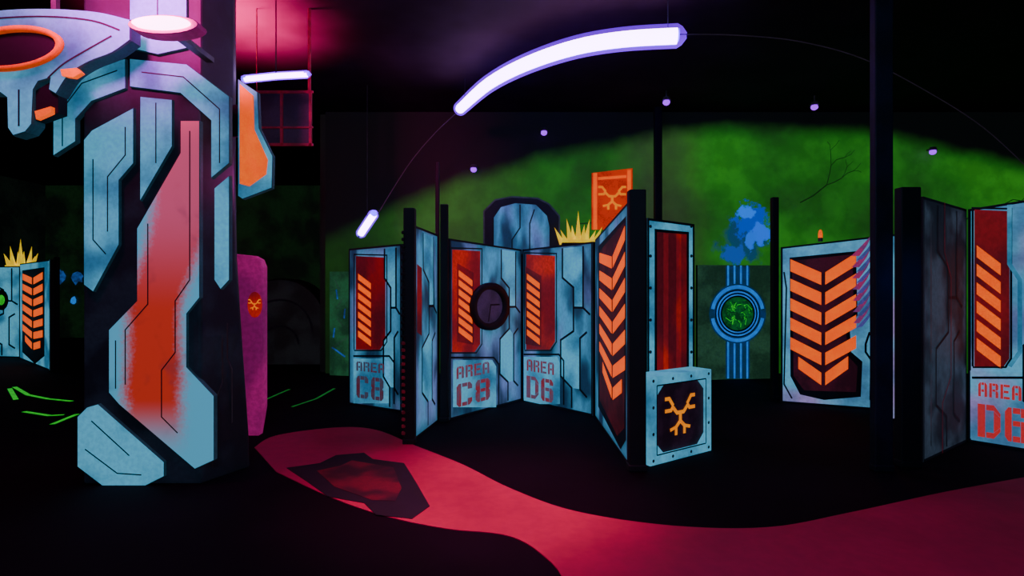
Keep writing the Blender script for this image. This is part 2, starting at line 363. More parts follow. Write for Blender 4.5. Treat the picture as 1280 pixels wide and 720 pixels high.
fin(mb,pf,bl,'maze_panel','weathered blue maze panel stencilled AREA C8 beside a black post')
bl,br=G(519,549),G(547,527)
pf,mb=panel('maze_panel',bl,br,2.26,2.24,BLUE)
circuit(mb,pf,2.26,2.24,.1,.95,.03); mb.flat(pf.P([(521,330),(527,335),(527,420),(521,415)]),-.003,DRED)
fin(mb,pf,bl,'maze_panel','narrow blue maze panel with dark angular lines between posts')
bl,br=G(562,525),G(652,500)
pf,mb=area_panel(bl,br,2.2,2.15,'C8',(573,343,590,425),(565,312,600,440),REDP,(570,455,611,470),(570,476,612,504),(.58,.98),nbar=7,sten=STEN)
pc=fin(mb,pf,bl,'maze_panel','blue maze panel stencilled AREA C8 with round black porthole')
c0=pf.px(611,383);rx=.40;rz_=.315
mb=MB();N=32
HOLE=paint('violet_haze_glass',(.045,.022,.075),(.015,.010,.03),.6,4,.6,detail=1)
def ell(a,k): return (c0[0]+rx*k*math.cos(a),c0[1]+rz_*k*math.sin(a))
vs=[];
for k,yy in ((1.0,-.003),(1.0,-.05),(.75,-.05),(.70,-.003)):
    vs+=[(ell(2*math.pi*i/N,k)[0],yy,ell(2*math.pi*i/N,k)[1]) for i in range(N)]
mb.add(vs,[(r*N+i,r*N+(i+1)%N,(r+1)*N+(i+1)%N,(r+1)*N+i) for r in range(3) for i in range(N)],BLK,True)
mb.obj('porthole_ring',parent=pc)['label']='thick black oval ring'
mb=MB();mb.flat([ell(2*math.pi*i/N,.72) for i in range(N)],-.009,HOLE);mb.stroke([(c0[0]-.02,c0[1]-.2),(c0[0]+.03,c0[1]+.02),(c0[0]+.22,c0[1]+.02)],.02,-.011,BLK);mb.obj('porthole_pane',parent=pc)
bl,br=G(653,500),G(741,520)
pf,mb=area_panel(bl,br,2.15,2.18,'D6',(659,347,675,428),(658,318,694,437),REDP,(659,451,693,466),(659,472,692,500),(.48,.98),sten=STEN)
fin(mb,pf,bl,'maze_panel','blue maze panel stencilled AREA D6 with orange warning bars')
def chevrons(mb,pf,xl,xr,yt_l,yt_r,yb_l,yb_r,n,y=-.007,drop=.09,frac=.62,gap=.04,mat=ORNG):
    def q(u,v):
        t=yt_l+(yt_r-yt_l)*u; b=yb_l+(yb_r-yb_l)*u
        return (xl+(xr-xl)*u,t+(b-t)*v)
    st=(1-drop)/n
    for i in range(n):
        v=i*st
        a=.12 if i==n-1 else 0
        mb.flat(pf.P([q(a,v),q(.5-gap,v+drop),q(.5-gap,v+drop+st*frac),q(a,v+st*frac)]),y,mat)
        mb.flat(pf.P([q(.5+gap,v+drop),q(1-a,v),q(1-a,v+st*frac),q(.5+gap,v+drop+st*frac)]),y,mat)
bl,br=G(744,521),G(785,580)
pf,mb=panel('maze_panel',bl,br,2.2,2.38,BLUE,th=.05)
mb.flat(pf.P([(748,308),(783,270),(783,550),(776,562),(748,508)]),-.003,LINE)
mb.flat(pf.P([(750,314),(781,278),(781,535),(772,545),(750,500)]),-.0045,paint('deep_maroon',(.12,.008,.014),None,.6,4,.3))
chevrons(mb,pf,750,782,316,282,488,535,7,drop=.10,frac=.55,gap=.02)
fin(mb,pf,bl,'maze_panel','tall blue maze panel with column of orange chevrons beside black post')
bl,br=G(809,552),G(868,545)
pf,mb=panel('maze_panel',bl,br,2.33,2.29,LITE)
mb.flat(pf.P([(818,286),(861,290),(861,480),(818,480)]),-.003,LINE)
mb.flat(pf.P([(821,290),(858,293),(858,480),(821,480)]),-.0045,DRED)
mb.flat(pf.P([(829,291),(835,292),(835,480),(829,480)]),-.006,REDP); mb.flat(pf.P([(845,292),(851,293),(851,480),(845,480)]),-.006,REDP)
rivets(mb,[pf.px(x,y) for x in (813,864) for y in (283,320,360,400,440)],.018,-.003,STEEL)
fin(mb,pf,bl,'maze_panel','pale blue riveted maze panel with recessed red centre stripe')
# crate
bl,br=G(813,583),G(889,563); pf=PF(bl,br)
cr=empty('crate',(bl[0],bl[1],0),pf.rz);tag(cr,'pale blue metal-framed crate with orange emblem beside black post','crate')
H=.80;w=pf.w;D_=.24;mb=MB();mb.box((.03,.03,.02),(w-.03,D_-.02,H-.03),BLK);mb.obj('body',parent=cr)
mb=MB()
t=.085
def frm(m,x0,z0,x1,z1,y0,y1,mat):
    m.prism([(x0,z0),(x1,z0),(x1,z0+t),(x0,z0+t)],y0,y1,mat);m.prism([(x0,z1-t),(x1,z1-t),(x1,z1),(x0,z1)],y0,y1,mat)
    m.prism([(x0,z0+t),(x0+t,z0+t),(x0+t,z1-t),(x0,z1-t)],y0,y1,mat);m.prism([(x1-t,z0+t),(x1,z0+t),(x1,z1-t),(x1-t,z1-t)],y0,y1,mat)
frm(mb,0,0,w,H,0,.06,LITE)
for sx,sz in ((0,0),(1,0),(0,1),(1,1)):
    X=t if sx==0 else w-t;Z=t if sz==0 else H-t;dx_=.1*(1 if sx==0 else -1);dz_=.1*(1 if sz==0 else -1)
    mb.prism([(X,Z),(X+dx_,Z),(X,Z+dz_)],.005,.05,LITE)
mb.box((0,.06,H-.04),(w,D_,H),LITE)
mb.box((w-.03,.06,0),(w,D_,H-.04),BLUE);mb.box((0,.06,0),(.03,D_,H-.04),BLUE)
for q in ([(t,t),(w-t,t)],[(t,H-t),(w-t,H-t)],[(t,t),(t,H-t)],[(w-t,t),(w-t,H-t)]): mb.stroke(q,.012,-.002,LINE)
rivets(mb,[(x,z) for x in (.04,w*.35,w*.65,w-.04) for z in (.04,H-.04)]+[(x,z) for x in (.04,w-.04) for z in (.28,.52)],.016,-.001,STEEL)
mb.obj('frame',parent=cr)
YORG=paint('amber_paint',(1.0,.28,.0),(.9,.17,.0),.5,8,.9)
mb=MB();mb.flat([(t,t),(w-t,t),(w-t,H-t),(t,H-t)],.027,paint('crate_maroon',(.035,.012,.03),None,.6,5,.3));emblem(mb,w/2,H/2,.20,.022,YORG);mb.obj('emblem',parent=cr)
# chevron panel
bl,br=G(976,503),G(1093,512)
pf,mb=panel('maze_panel',bl,br,2.17,2.28,LILA)
mb.flat(pf.P([(987,322),(1070,314),(1072,395),(1062,405),(1064,440),(1078,452),(1076,496),(1030,500),(1000,493),(988,470)]),-.003,LINE)
mb.flat(pf.P([(990,326),(1066,318),(1067,392),(1057,405),(1060,445),(1072,458),(1070,490),(1005,488),(992,470)]),-.0045,paint('maroon_ground',(.09,.010,.028),(.02,.006,.013),.7,4,.35))
chevrons(mb,pf,988,1070,324,316,490,492,6,drop=.12,frac=.62,gap=.03)
SHD=paint('magenta_shard_paint',(.45,.03,.16),(.16,.05,.22),.9,5,.6)
VIO=paint('violet_shard_paint',(.10,.08,.40),(.05,.10,.30),.9,5,.6)
for i in range(7):
    y=304+i*14
    mb.flat(pf.P([(1064+i*.4,y+16),(1078,y+2),(1091,y-12),(1083,y+4),(1074,y+16)]),-.0075,SHD)
    mb.flat(pf.P([(1070,y+22),(1084,y+7),(1091,y-3),(1086,y+10),(1078,y+20)]),-.0085,VIO)
mb.stroke(pf.P([(980,340),(983,360),(980,480),(990,498)]),.02,-.006,LINE)
mb.stroke(pf.P([(1087,415),(1082,430),(1082,440),(1089,450),(1088,500)]),.025,-.006,LINE)
fin(mb,pf,bl,'maze_panel','pale blue maze panel with two rows of orange chevrons')
bl,br=G(1112,526),G(1134,524)
pf,mb=panel('maze_panel',bl,br,2.25,2.25,LILA); mb.flat(pf.P([(1119,300),(1124,300),(1124,420),(1119,420)]),-.003,REDP)
fin(mb,pf,bl,'maze_panel','narrow pale blue maze panel edge between two columns')
bl,br=G(1154,578),G(1208,552)
pf,mb=panel('maze_panel',bl,br,2.44,2.42,GREY)
circuit(mb,pf,2.44,2.42,.1,.9,.03,plates=False);mb.stroke(uv(pf,[(.45,1),(.45,.8),(.6,.7),(.6,.3),(.4,.2),(.4,0)],2.44,2.42),.02,-.006,REDM)
mb.stroke(uv(pf,[(.15,.95),(.15,.05)],2.44,2.42),.02,-.006,STEEL)
fin(mb,pf,bl,'maze_panel','dark grey maze panel with black and red angular lines')
bl,br=G(1210,552),G(1350,575)
pf,mb=area_panel(bl,br,2.42,2.5,'D6',(1221,316,1251,455),(1218,262,1262,458),DRED,(1223,480,1277,498),(1223,508,1285,550),(.42,.98),box=[(1213,463),(1345,466),(1345,568),(1213,548)],nbar=6,sten=STCO,mat=LILA,bm=LILA)
mb.stroke(pf.P([(1262,256),(1262,330),(1275,350),(1275,440),(1262,458)]),.035,-.007,LITE)
fin(mb,pf,bl,'maze_panel','blue maze panel stencilled AREA D6 with large orange bars')
bl,br=G(-60,445),G(25,447)
pf,mb=panel('maze_panel',bl,br,2.1,2.1,LITE)
circuit(mb,pf,2.1,2.1,.5,.98,.04)
q=pf.px(2,375);mb.flat([(q[0]+.2*math.cos(k*.4),q[1]+.24*math.sin(k*.4)) for k in range(16)],-.008,BLK);mb.flat([(q[0]+.1*math.cos(k*.4),q[1]+.12*math.sin(k*.4)) for k in range(16)],-.01,GRN)
fin(mb,pf,bl,'maze_panel','distant pale blue maze panel below yellow crown')
bl,br=G(25,448),G(62,463)
pf,mb=panel('maze_panel',bl,br,2.15,2.15,LITE)
mb.flat(pf.P([(28,338),(56,334),(56,445),(44,455),(28,440)]),-.004,LINE)
chevrons(mb,pf,29,54,342,340,436,448,7,y=-.01,drop=.06)
fin(mb,pf,bl,'maze_panel','distant pale blue maze panel with orange chevrons')

# ---------------------------------------------------------------- posts
def post(x0,x1,yb,z1,mat,label,dep=None,teeth=False):
    d=CH*F/(yb-HY);X0=(x0-640)/F*d;X1=(x1-640)/F*d;dep=dep or (X1-X0);w=X1-X0
    mb=MB();mb.box((0,0,0),(w,dep,z1),mat)
    mb.box((-.008,-.01,0),(w+.008,dep,.06),mat)
    if teeth:
        for i in range(30): 
            z=.1+i*(z1-.3)/30;mb.box((-.018,-.012,z),(.02,.03,z+.035),REDM if i<14 else mat)
    o=mb.obj('support_post',loc=(X0,d,0),bevel=.01); return tag(o,label,'post')
post(504,518,556,2.42,BLK,'black maze post with red serrated edge',teeth=True,dep=.12)
post(550,560,528,2.6,BLK,'thin black maze post between blue panels',dep=.06)
post(787,808,590,2.46,BLK,'thick black maze post beside crate',dep=.12)
post(1127,1152,585,2.5,BLK,'wide black maze post beside dark grey panel',dep=.1)
post(966,974,500,2.9,BLK,'slim dark post beside chevron panel')
post(67,72,463.5,2.2,BLK,'distant black post at end of panel',dep=.06)
post(1094,1117,590,CZ,NAVY,'dark navy steel column rising to the ceiling',dep=.08)
post(819,828,470,CZ,BLK,'slim black column against green mural')
post(544,549,500,3.4,BLK,'slim dark pole behind blue panels')

# ---------------------------------------------------------------- arch tower
d=8.9
def plq(pts,d): return [((x-640)/F*d,CH+(HY-y)/F*d) for x,y in pts]
tw=empty('arch_tower',((652-640)/F*d,d,0));tag(tw,'tall dark tower with chamfered top and blue inset behind maze','tower')
ox=tw.location[0]
def loc(pts): return [(p[0]-ox,p[1]) for p in plq(pts,d)]
outer=loc([(605,320),(605,264),(619,250),(640,246),(672,248),(686,255),(699,270),(699,320)])
outer=[(outer[0][0],0)]+outer+[(outer[-1][0],0)]
mb=MB();mb.prism(outer,0,.4,LINE,BLK,bev=.03);mb.stroke(outer[1:-1],.025,-.004,STEEL);mb.obj('body',parent=tw)
mb=MB();mb.prism(loc([(617,318),(617,272),(626,259),(644,254),(670,256),(684,270),(687,284),(687,318)]),-.03,.01,BLUE,BLK,bev=.01)
mb.stroke(loc([(650,256),(650,285),(640,300),(640,318)]),.02,-.035,LINE);mb.stroke(loc([(668,262),(662,280),(662,318)]),.02,-.035,LINE)
mb.obj('inset_plate',parent=tw)
# ---------------------------------------------------------------- crowns
def crown(cx,ytip,ybase,d,wpx,label):
    X,_,_=W(cx,0,d);zb=CH+(HY-ybase)/F*d;zt=CH+(HY-ytip)/F*d;w=wpx/F*d
    e=empty('spiked_crown',(X,d,0));tag(e,label,'decoration','yellow spiked crowns')
    mb=MB();mb.prism([(-w*.44,0),(w*.5,0),(w*.5,zb-.1),(w*.42,zb),(-w*.42,zb),(-w*.44,zb-.1)],0,.26,BLK,BLK,bev=.02);mb.obj('pedestal',parent=e)
    mb=MB();n=9
    for i in range(n):
        u=i/(n-1)-.5;h=(zt-zb)*(1-.5*abs(u)*2)*(1 if i%2==0 else .65);lean=u*w*.45
        bx=u*w*.75;hw=w*.085;y0=.1+.05*math.cos(i*2)
        vs=[(bx-hw,y0,zb-.02),(bx+hw,y0,zb-.02),(bx+hw,y0+.06,zb-.02),(bx-hw,y0+.06,zb-.02),(bx+lean,y0+.03,zb+h)]
        mb.add(vs,[(0,1,4),(1,2,4),(2,3,4),(3,0,4),(3,2,1,0)],YELL)
    mb.box((-w*.42,.06,zb-.03),(w*.42,.22,zb+.05),YELL)
    mb.obj('spikes',parent=e)
crown(724,262,303,8.45,50,'fluorescent yellow spiked crown behind blue maze panel')
crown(20,298,334,13.2,40,'distant fluorescent yellow spiked crown above pale panels')
# banner
d=10.3
X,_,z=W(767,246,d);mb=MB()
w=52/F*d;h=80/F*d
mb.prism([(-w/2,-h/2),(w/2,-h/2),(w/2,h/2-.03),(-w/2,h/2-.12)],0,.04,paint('banner_red',(.66,.036,.001),(.40,.014,.002),.7,3,.8),BLK)
mb.flat([(-w/2+.03,-h/2),(-w/2+.1,-h/2),(-w/2+.1,h/2-.12),(-w/2+.03,h/2-.12)],-.004,ORNG)
mb.flat([(w/2-.1,-h/2),(w/2-.03,-h/2),(w/2-.03,h/2-.06),(w/2-.1,h/2-.06)],-.004,ORNG)
mb.flat([(-w/2+.12,h/2-.2),(w/2-.12,h/2-.16),(w/2-.12,h/2-.21),(-w/2+.12,h/2-.25)],-.004,ORNG)
emblem(mb,0,.0,.24,-.006,YORG)
bn=mb.obj('wall_banner',loc=(X,YB-.05,z));tag(bn,'orange-red wall banner with forked emblem on green mural','banner')
# ring board
bl,br=G(872,475),G(972,473)
pf,mb=panel('mural_board',bl,br,2.0,2.0,DGRN,trim=False)
DKB=paint('deep_blue_halo',(.006,.06,.20),(.005,.05,.09),.7,4,.5)
def ring(mb,cx,cz,r0,r1,y,mat,a0=0,a1=360,n=40):
    vs=[];
    for i in range(n+1):
        a=math.radians(a0+(a1-a0)*i/n); vs+=[(cx+r0*math.cos(a),y,cz+r0*math.sin(a)),(cx+r1*math.cos(a),y,cz+r1*math.sin(a))]
    mb.add(vs,[(2*i,2*i+1,2*i+3,2*i+2) for i in range(n)],mat)
mb.flat(pf.P([(907,333),(937,333),(937,473),(907,473)]),-.002,DKB)
for dx_ in (-12,-4,4,12):
    mb.stroke(pf.P([(922+dx_,332),(922+dx_,368)]),.034,-.004,CYAN)
    mb.stroke(pf.P([(922+dx_,418),(922+dx_,473)]),.034,-.004,CYAN)
cx,cz=pf.px(922,392)
k=9.7/F
ring(mb,cx,cz,0,38*k,-.0045,DKB)
ring(mb,cx,cz,31.5*k,36*k,-.006,CYAN,10,170);ring(mb,cx,cz,31.5*k,36*k,-.006,CYAN,190,350);ring(mb,cx,cz,0,30*k,-.0055,LINE)
ring(mb,cx,cz,26.5*k,28.5*k,-.007,CYAN);ring(mb,cx,cz,23*k,24.5*k,-.007,CYAN)
ring(mb,cx,cz,0,21*k,-.0072,paint('globe_green',(.006,.13,.03),(.003,.04,.012),.8,9,.6))
for i in range(60):
    a=random.uniform(0,6.28);r=random.uniform(.1,.9)*20*k;a2=a+random.uniform(-.7,.7);r2=random.uniform(.3,1)*20*k
    mb.stroke([(cx+r*math.cos(a),cz+r*math.sin(a)),(cx+(r+r2)/2*math.cos((a+a2)/2+.2),cz+(r+r2)/2*math.sin((a+a2)/2+.2)),(cx+r2*math.cos(a2),cz+r2*math.sin(a2))],.013,-.008-i*.0001,DGL if i%3 else GRN)
o=mb.obj('mural_board',loc=(bl[0],bl[1],0),rz=pf.rz);tag(o,'grey-green board painted with blue rings and green globe','mural board')
bl,br=G(412,469),G(438,470)
pf,mb=panel('mural_board',bl,br,1.9,1.9,paint('lit_green_board',(.015,.12,.045),(.006,.03,.015),.8,2,.6),trim=False)
for i in range(8): mb.stroke(pf.P([(random.uniform(415,434),350+i*12),(random.uniform(415,434),362+i*12)]),.03,-.004,SPR if i%2 else DGRN)
o=mb.obj('mural_board',loc=(bl[0],bl[1],0),rz=pf.rz);tag(o,'green board with blue brush marks beside maze panels','mural board')
# dark dome
mb=MB();dd=11.5
pts=[];
for i in range(17):
    a=math.pi*i/16; pts.append((.95*math.cos(a),.85+.95*math.sin(a)))
DOME=paint('dusky_barrier_paint',(.014,.020,.022),(.004,.005,.006),.8,2,.3)
mb.prism([(.95,0)]+pts+[(-.95,0)],0,.6,DOME,BLK,bev=.06)
for k_ in (.4,.7): mb.stroke([(p[0]*k_,p[1]*k_+.1) for p in pts],.04,-.004,LINE)
o=mb.obj('arched_barrier',loc=((350-640)/F*dd,dd,0));tag(o,'dark rounded barrier near the far wall','barrier')

# ---------------------------------------------------------------- magenta pillar
d=CH*F/(545-HY);X0=(294-640)/F*d;X1=(328-640)/F*d;w=X1-X0
mp_=empty('magenta_pillar',(X0,d,0));tag(mp_,'magenta-lit pillar with orange emblem plate behind big column','pillar')
mb=MB();mb.prism([(0,0),(w-.05,0),(w,.3),(w,1.83),(w-.03,1.91),(w-.10,1.95),(0,1.97)],0,.12,PINK,PINK,bev=.02);mb.obj('body',parent=mp_)
mb=MB();mb.prism([(w*.735+.078*math.cos(k*math.pi/8),1.42+.14*math.sin(k*math.pi/8)) for k in range(16)],-.015,.0,REDP,REDP);emblem(mb,w*.735,1.42,.062,-.018,YORG);mb.obj('emblem_plate',parent=mp_)

# ---------------------------------------------------------------- big column
D=4.57
def L(pts,d=D): return [((x-640)/F*d+3.0,CH+(HY-y)/F*d) for x,y in pts]
co=empty('giant_column',(-3.0,D,0));tag(co,'huge black sci-fi column with pale blue and red armour plates','column')
mb=MB()
BODY=paint('column_black',(.013,.020,.036),(.003,.004,.009),.8,2,.25,detail=2)
def foot(t):
    return [(-.50,0),(.46,0),(.66-.14*t,.42),(.38-.10*t,.95),(-.35,.95),(-.56,.42)]
prof=[(0,0),(.3,.05),(1.2,.5),(1.9,.9),(2.6,1),(CZ,1)]
vs=[];n=6
for z,s_ in prof: vs+=[(x,y,z) for x,y in foot(s_)]
fs=[(r*n+i,r*n+(i+1)%n,(r+1)*n+(i+1)%n,(r+1)*n+i) for r in range(len(prof)-1) for i in range(n)]+[tuple(range(n-1,-1,-1)),tuple(range((len(prof)-1)*n,len(prof)*n))]
mb.add(vs,fs,BODY)
mb.obj('body',parent=co,bevel=.02)
rm,nt,b=newmat('red_core_plate')
tc=nt.nodes.new('ShaderNodeTexCoord');s=nt.nodes.new('ShaderNodeSeparateXYZ');nt.links.new(tc.outputs['Object'],s.inputs[0])
nz=NOISE(nt,tc.outputs['Object'],1.8,2); nf=NOISE(nt,tc.outputs['Object'],45,3)
up_=RANGE(nt,s.outputs[2],1.35,2.3,0,.22)
cxn=M(nt,'ADD',up_,.10)
dd_=M(nt,'ADD',M(nt,'ABSOLUTE',M(nt,'SUBTRACT',s.outputs[0],cxn)),M(nt,'MULTIPLY',M(nt,'SUBTRACT',nz,.5),.14))
dd_=M(nt,'ADD',dd_,M(nt,'MULTIPLY',M(nt,'SUBTRACT',nf,.5),.12))
f=RANGE(nt,dd_,.15,.31,1,0)
f=M(nt,'MULTIPLY',f,RANGE(nt,s.outputs[2],.2,.7))
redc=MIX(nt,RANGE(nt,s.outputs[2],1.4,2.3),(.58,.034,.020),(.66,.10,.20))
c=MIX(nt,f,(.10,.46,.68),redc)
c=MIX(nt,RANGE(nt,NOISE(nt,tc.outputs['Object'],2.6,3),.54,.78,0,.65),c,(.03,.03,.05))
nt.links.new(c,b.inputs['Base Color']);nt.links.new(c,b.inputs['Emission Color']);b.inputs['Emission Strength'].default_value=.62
EDGE=paint('plate_edge_dark',(.02,.07,.11),None,.4,4,.3)
def plate(pts,mat,lines=(),y=-.03,label=None,nm='armor_plate',d=D,lw=.010):
    mb=MB();mb.prism(L(pts,d),y,.02,mat,EDGE,bev=.008)
    for l in lines: mb.stroke(L(l,d),lw,y-.003,LINE)
    o=mb.obj(nm,parent=co)
    if label:o['label']=label
plate([(108,176),(118,164),(170,136),(170,205),(152,226),(152,306),(120,365),(108,356)],LITE,[[(120,200),(120,300),(136,318)],[(160,160),(160,195),(138,222),(138,290)]])
plate([(252,152),(252,372),(236,392),(236,458),(270,494),(270,574),(246,585),(152,505),(139,490),(139,412),(174,376),(174,286),(228,192),(228,152)],rm,
  [[(240,165),(240,350),(222,376),(222,440),(205,462),(205,520),(225,540)],[(188,280),(188,380),(160,412),(160,480)],[(148,425),(148,485)]],label='pale blue plate with sprayed red centre')
plate([(112,508),(126,504),(208,576),(208,594),(168,614),(142,614),(100,582),(100,520)],LITE,[[(110,560),(150,590),(180,592)],[(118,525),(165,568)]])
plate([(165,75),(236,82),(289,122),(289,205),(266,224),(266,152),(228,118),(165,110)],LITE,[[(180,92),(232,98),(277,138),(277,205)]])
plate([(70,196),(70,126),(98,92),(160,75),(160,112),(118,128),(98,150),(98,178)],LITE,[[(82,184),(82,138),(106,106),(150,90)]])
plate([(165,-40),(236,-40),(236,62),(200,70),(165,62)],LITE,[[(200,-40),(200,40)]])
plate([(178,122),(218,126),(218,184),(178,252)],LITE,[[(198,130),(198,205)]])
plate([(270,236),(289,220),(289,350),(278,362),(270,350)],LITE)
e0=Vector((.46,0));e1=Vector((.62,.42));ang=math.atan2(e1.y-e0.y,e1.x-e0.x)
mb=MB()
for l in ([(.1,.1),(.1,.6),(.2,.8),(.2,1.2)],[(.3,.2),(.3,.9),(.25,1.0),(.25,1.3)]): mb.stroke(l,.012,-.012,STEEL)
mb.obj('side_groove',parent=co,loc=(e0.x,e0.y,0),rz=ang)

# overhead canopy
d=4.3
cp=empty('overhead_canopy',(-3.6,d,0));tag(cp,'pale blue overhead saucer arch with orange ring joined to column','canopy')
def Lc(pts): return [((x-640)/F*d+3.6,CH+(HY-y)/F*d) for x,y in pts]
mb=MB()
top=crv([(-110,40),(-60,22),(0,12),(60,10),(120,14),(163,24)],5)
bot=crv([(163,50),(140,66),(110,78),(86,94),(70,118)],4)
bot2=crv([(60,112),(62,98)],1)+crv([(48,102),(42,112)],2)
outl=top+bot+bot2+[(40,155),(32,165),(16,170),(9,160),(8,122)]+crv([(0,116),(-50,112),(-110,105)],4)
mb.prism(Lc(outl),0,.12,LITE,EDGE,bev=.015)
mb.stroke(Lc(crv([(-100,45),(-50,30),(0,23),(60,21),(115,26),(150,38)],5)),.014,-.004,LINE)
mb.stroke(Lc(crv([(140,45),(110,62),(80,80),(60,98)],5)),.014,-.004,LINE);mb.stroke(Lc([(24,112),(24,158)]),.014,-.004,LINE)
mb.obj('body',parent=cp)
mb=MB();o_=Lc([(16,62)])[0];N=48
def er(a,rx,rz): return (o_[0]+rx*math.cos(a)-rz*math.sin(a)*.05,o_[1]+rz*math.sin(a)+rx*math.cos(a)*.10)
vs=[]
for rx_,rz2,yy in ((.40,.17,-.005),(.40,.17,-.03),(.35,.13,-.03),(.345,.125,-.005)):
    vs+=[(er(2*math.pi*i/N,rx_,rz2)[0],yy,er(2*math.pi*i/N,rx_,rz2)[1]) for i in range(N)]
mb.add(vs,[(r*N+i,r*N+(i+1)%N,(r+1)*N+(i+1)%N,(r+1)*N+i) for r in range(3) for i in range(N)],paint('deep_orange_paint',(.8,.09,.0),(.6,.04,.0),.5,6,.5),True)
mb.flat([er(2*math.pi*i/N,.36,.135) for i in range(N)],-.006,BLK)
mb.obj('orange_ring',parent=cp)
for q in ([(78,88),(98,86),(104,92),(94,98),(80,96)],[(46,140),(66,134),(66,142),(48,150)]):
    mb=MB();mb.prism(Lc(q),-.02,.02,ORNG);mb.obj('orange_tab',parent=cp)
mb=MB();mb.prism(Lc([(42,150),(42,112),(66,98),(70,108),(70,140)]),.02,.11,BLK);mb.obj('strut',parent=cp)
for x in (-40,60): 
    p=Lc([(x,22)])[0];mb=MB();mb.box((p[0]-.02,.05,p[1]),(p[0]+.02,.09,CZ),STEEL);mb.obj('hanger_rod',parent=cp)
# wing
d=4.8
wg=empty('wing_sign',(-2.3,d,0))
def Lw(pts): return [((x-640)/F*d+2.3,CH+(HY-y)/F*d) for x,y in pts]
mb=MB();mb.prism(Lw([(297,98),(322,115),(324,160),(341,195),(340,235),(303,249),(297,245)]),0,.05,LITE,EDGE,bev=.01);mb.prism(Lw([(280,130),(300,130),(300,170),(280,170)]),.02,.04,BLK);mb.obj('body',parent=wg)
mb=MB();mb.prism(Lw([(301,106),(317,120),(318,162),(335,200),(333,218),(312,233),(301,230)]),-.02,0.0,ORNG,ORNG);mb.obj('orange_face',parent=wg)
tag(wg,'orange angular wing edged pale blue on giant column','wing panel')

# ---------------------------------------------------------------- hanging window frame
d=6.6
hf=empty('hanging_window_frame',((355-640)/F*d,d,0));tag(hf,'red metal window frame hanging from the ceiling','window frame')
def Lh(x,y): return ((x-355)/F*d,CH+(HY-y)/F*d)
x0,z1=Lh(314,113);x1,z0=Lh(391,182);b_=.03
mb=MB()
mb.box((x0,0,z0),(x1,b_,z0+b_),REDM);mb.box((x0,0,z1-b_),(x1,b_,z1),REDM)
for x in (314,350,386): 
    q=Lh(x,0)[0];mb.box((q,0,z0),(q+b_,b_,z1),REDM)
zz=Lh(0,160)[1];mb.box((x0,.0,zz),(x1,.025,zz+.02),REDM)
mb.obj('frame',parent=hf)
mb=MB();mb.box((x0+.02,.022,z0+.02),(x1-.02,.028,z1-.02),paint('smoky_pane',(.022,.010,.026),(.006,.004,.01),.8,3,.3));mb.obj('pane',parent=hf)
for x in (320,386):
    mb=MB();q=Lh(x,0)[0];mb.tube([(q,.02,z1-.01),(q,.02,CZ)],.02 if x>330 else .006,REDM,8);mb.obj('hanger_rod',parent=hf)

# ---------------------------------------------------------------- UV tubes
def uvtube(pts,r,label,rods=True,nm='uv_tube_light',group='ultraviolet tube lights',rs=None,glw=1.5):
    c=Vector(pts[len(pts)//2]);e=empty(nm,c);tag(e,label,'ceiling light',group)
    P=[Vector(p)-c for p in pts]
    back=Vector((c.x,c.y,0)).normalized()*r*.6
    mb=MB();mb.tube(P,r,UVW,14,rs=rs);mb.obj('tube',parent=e)
    mb=MB();mb.tube([p+Vector((0,0,r*.15))+back for p in P],r*1.0,UVP,14,rs=rs);mb.obj('housing',parent=e)  # added glowing shell behind the tube, gives it a violet rim of light
    t0=(P[1]-P[0]).normalized();t1=(P[-1]-P[-2]).normalized()
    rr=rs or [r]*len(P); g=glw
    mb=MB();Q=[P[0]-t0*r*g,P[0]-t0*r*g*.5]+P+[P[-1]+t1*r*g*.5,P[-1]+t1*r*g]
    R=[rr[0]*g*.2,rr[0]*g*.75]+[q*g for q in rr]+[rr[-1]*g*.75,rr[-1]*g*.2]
    mb.tube(Q,r,UVH,24,rs=R);mb.obj('violet_glow',parent=e)  # emitting volume shaped like the halo round the tube
    for p,t in ((P[0],t0),(P[-1],t1)):
        mb=MB();mb.tube([p-t*.03+Vector((0,0,.01)),p+t*.02+Vector((0,0,.01))],r*1.0,UVP,12);mb.obj('end_cap',parent=e)
    if rods:
        for i in (1,-2):
            mb=MB();mb.tube([P[i]+back*2+Vector((0,0,r)),Vector((P[i].x+back.x*2,P[i].y+back.y*2,CZ-c.z))],.006,STEEL,6);mb.obj('hanger_rod',parent=e)
    return e
px=crv([(575,136),(612,104),(660,79),(720,59),(780,49),(846,45)],5)
Z=4.45
pts=[];rs=[]
for x,y in px:
    d=(Z-CH)*F/(HY-y);pts.append(((x-640)/F*d,d,Z));rs.append(.070+.018*(1-(d-6.3)/3))
uvtube(pts,.075,'long bowed white ultraviolet tube with violet halo shell',rs=rs)
pts=[W(451,292,9.2),W(459,280,9.05),W(467,268,8.9)]
uvtube(pts,.055,'short slanted ultraviolet tube above maze panels')
pts=[W(306,99,6.0),W(345,95,6.0),W(384,93,6.0)]
uvtube(pts,.028,'slim horizontal ultraviolet tube near window frame')
CBL=paint('cable_violet',(.05,.03,.06),None,.3,5,.25)
def cable(px,label):
    P=crv([W(x,y,d) for x,y,d in px],6);mb=MB();mb.tube(P,.007,CBL,6);tag(mb.obj('ceiling_cable'),label,'cable','ceiling cables')
cable([(850,43,6.35),(920,44,6.8),(1000,52,7.2),(1080,74,7.6),(1160,115,8),(1230,160,8.4),(1290,215,8.8)],'thin cable running from tube across the ceiling')
cable([(574,138,9.1),(545,165,9.1),(515,200,9.1),(490,238,9.1),(472,268,9.0)],'thin cable linking the two ultraviolet tubes')
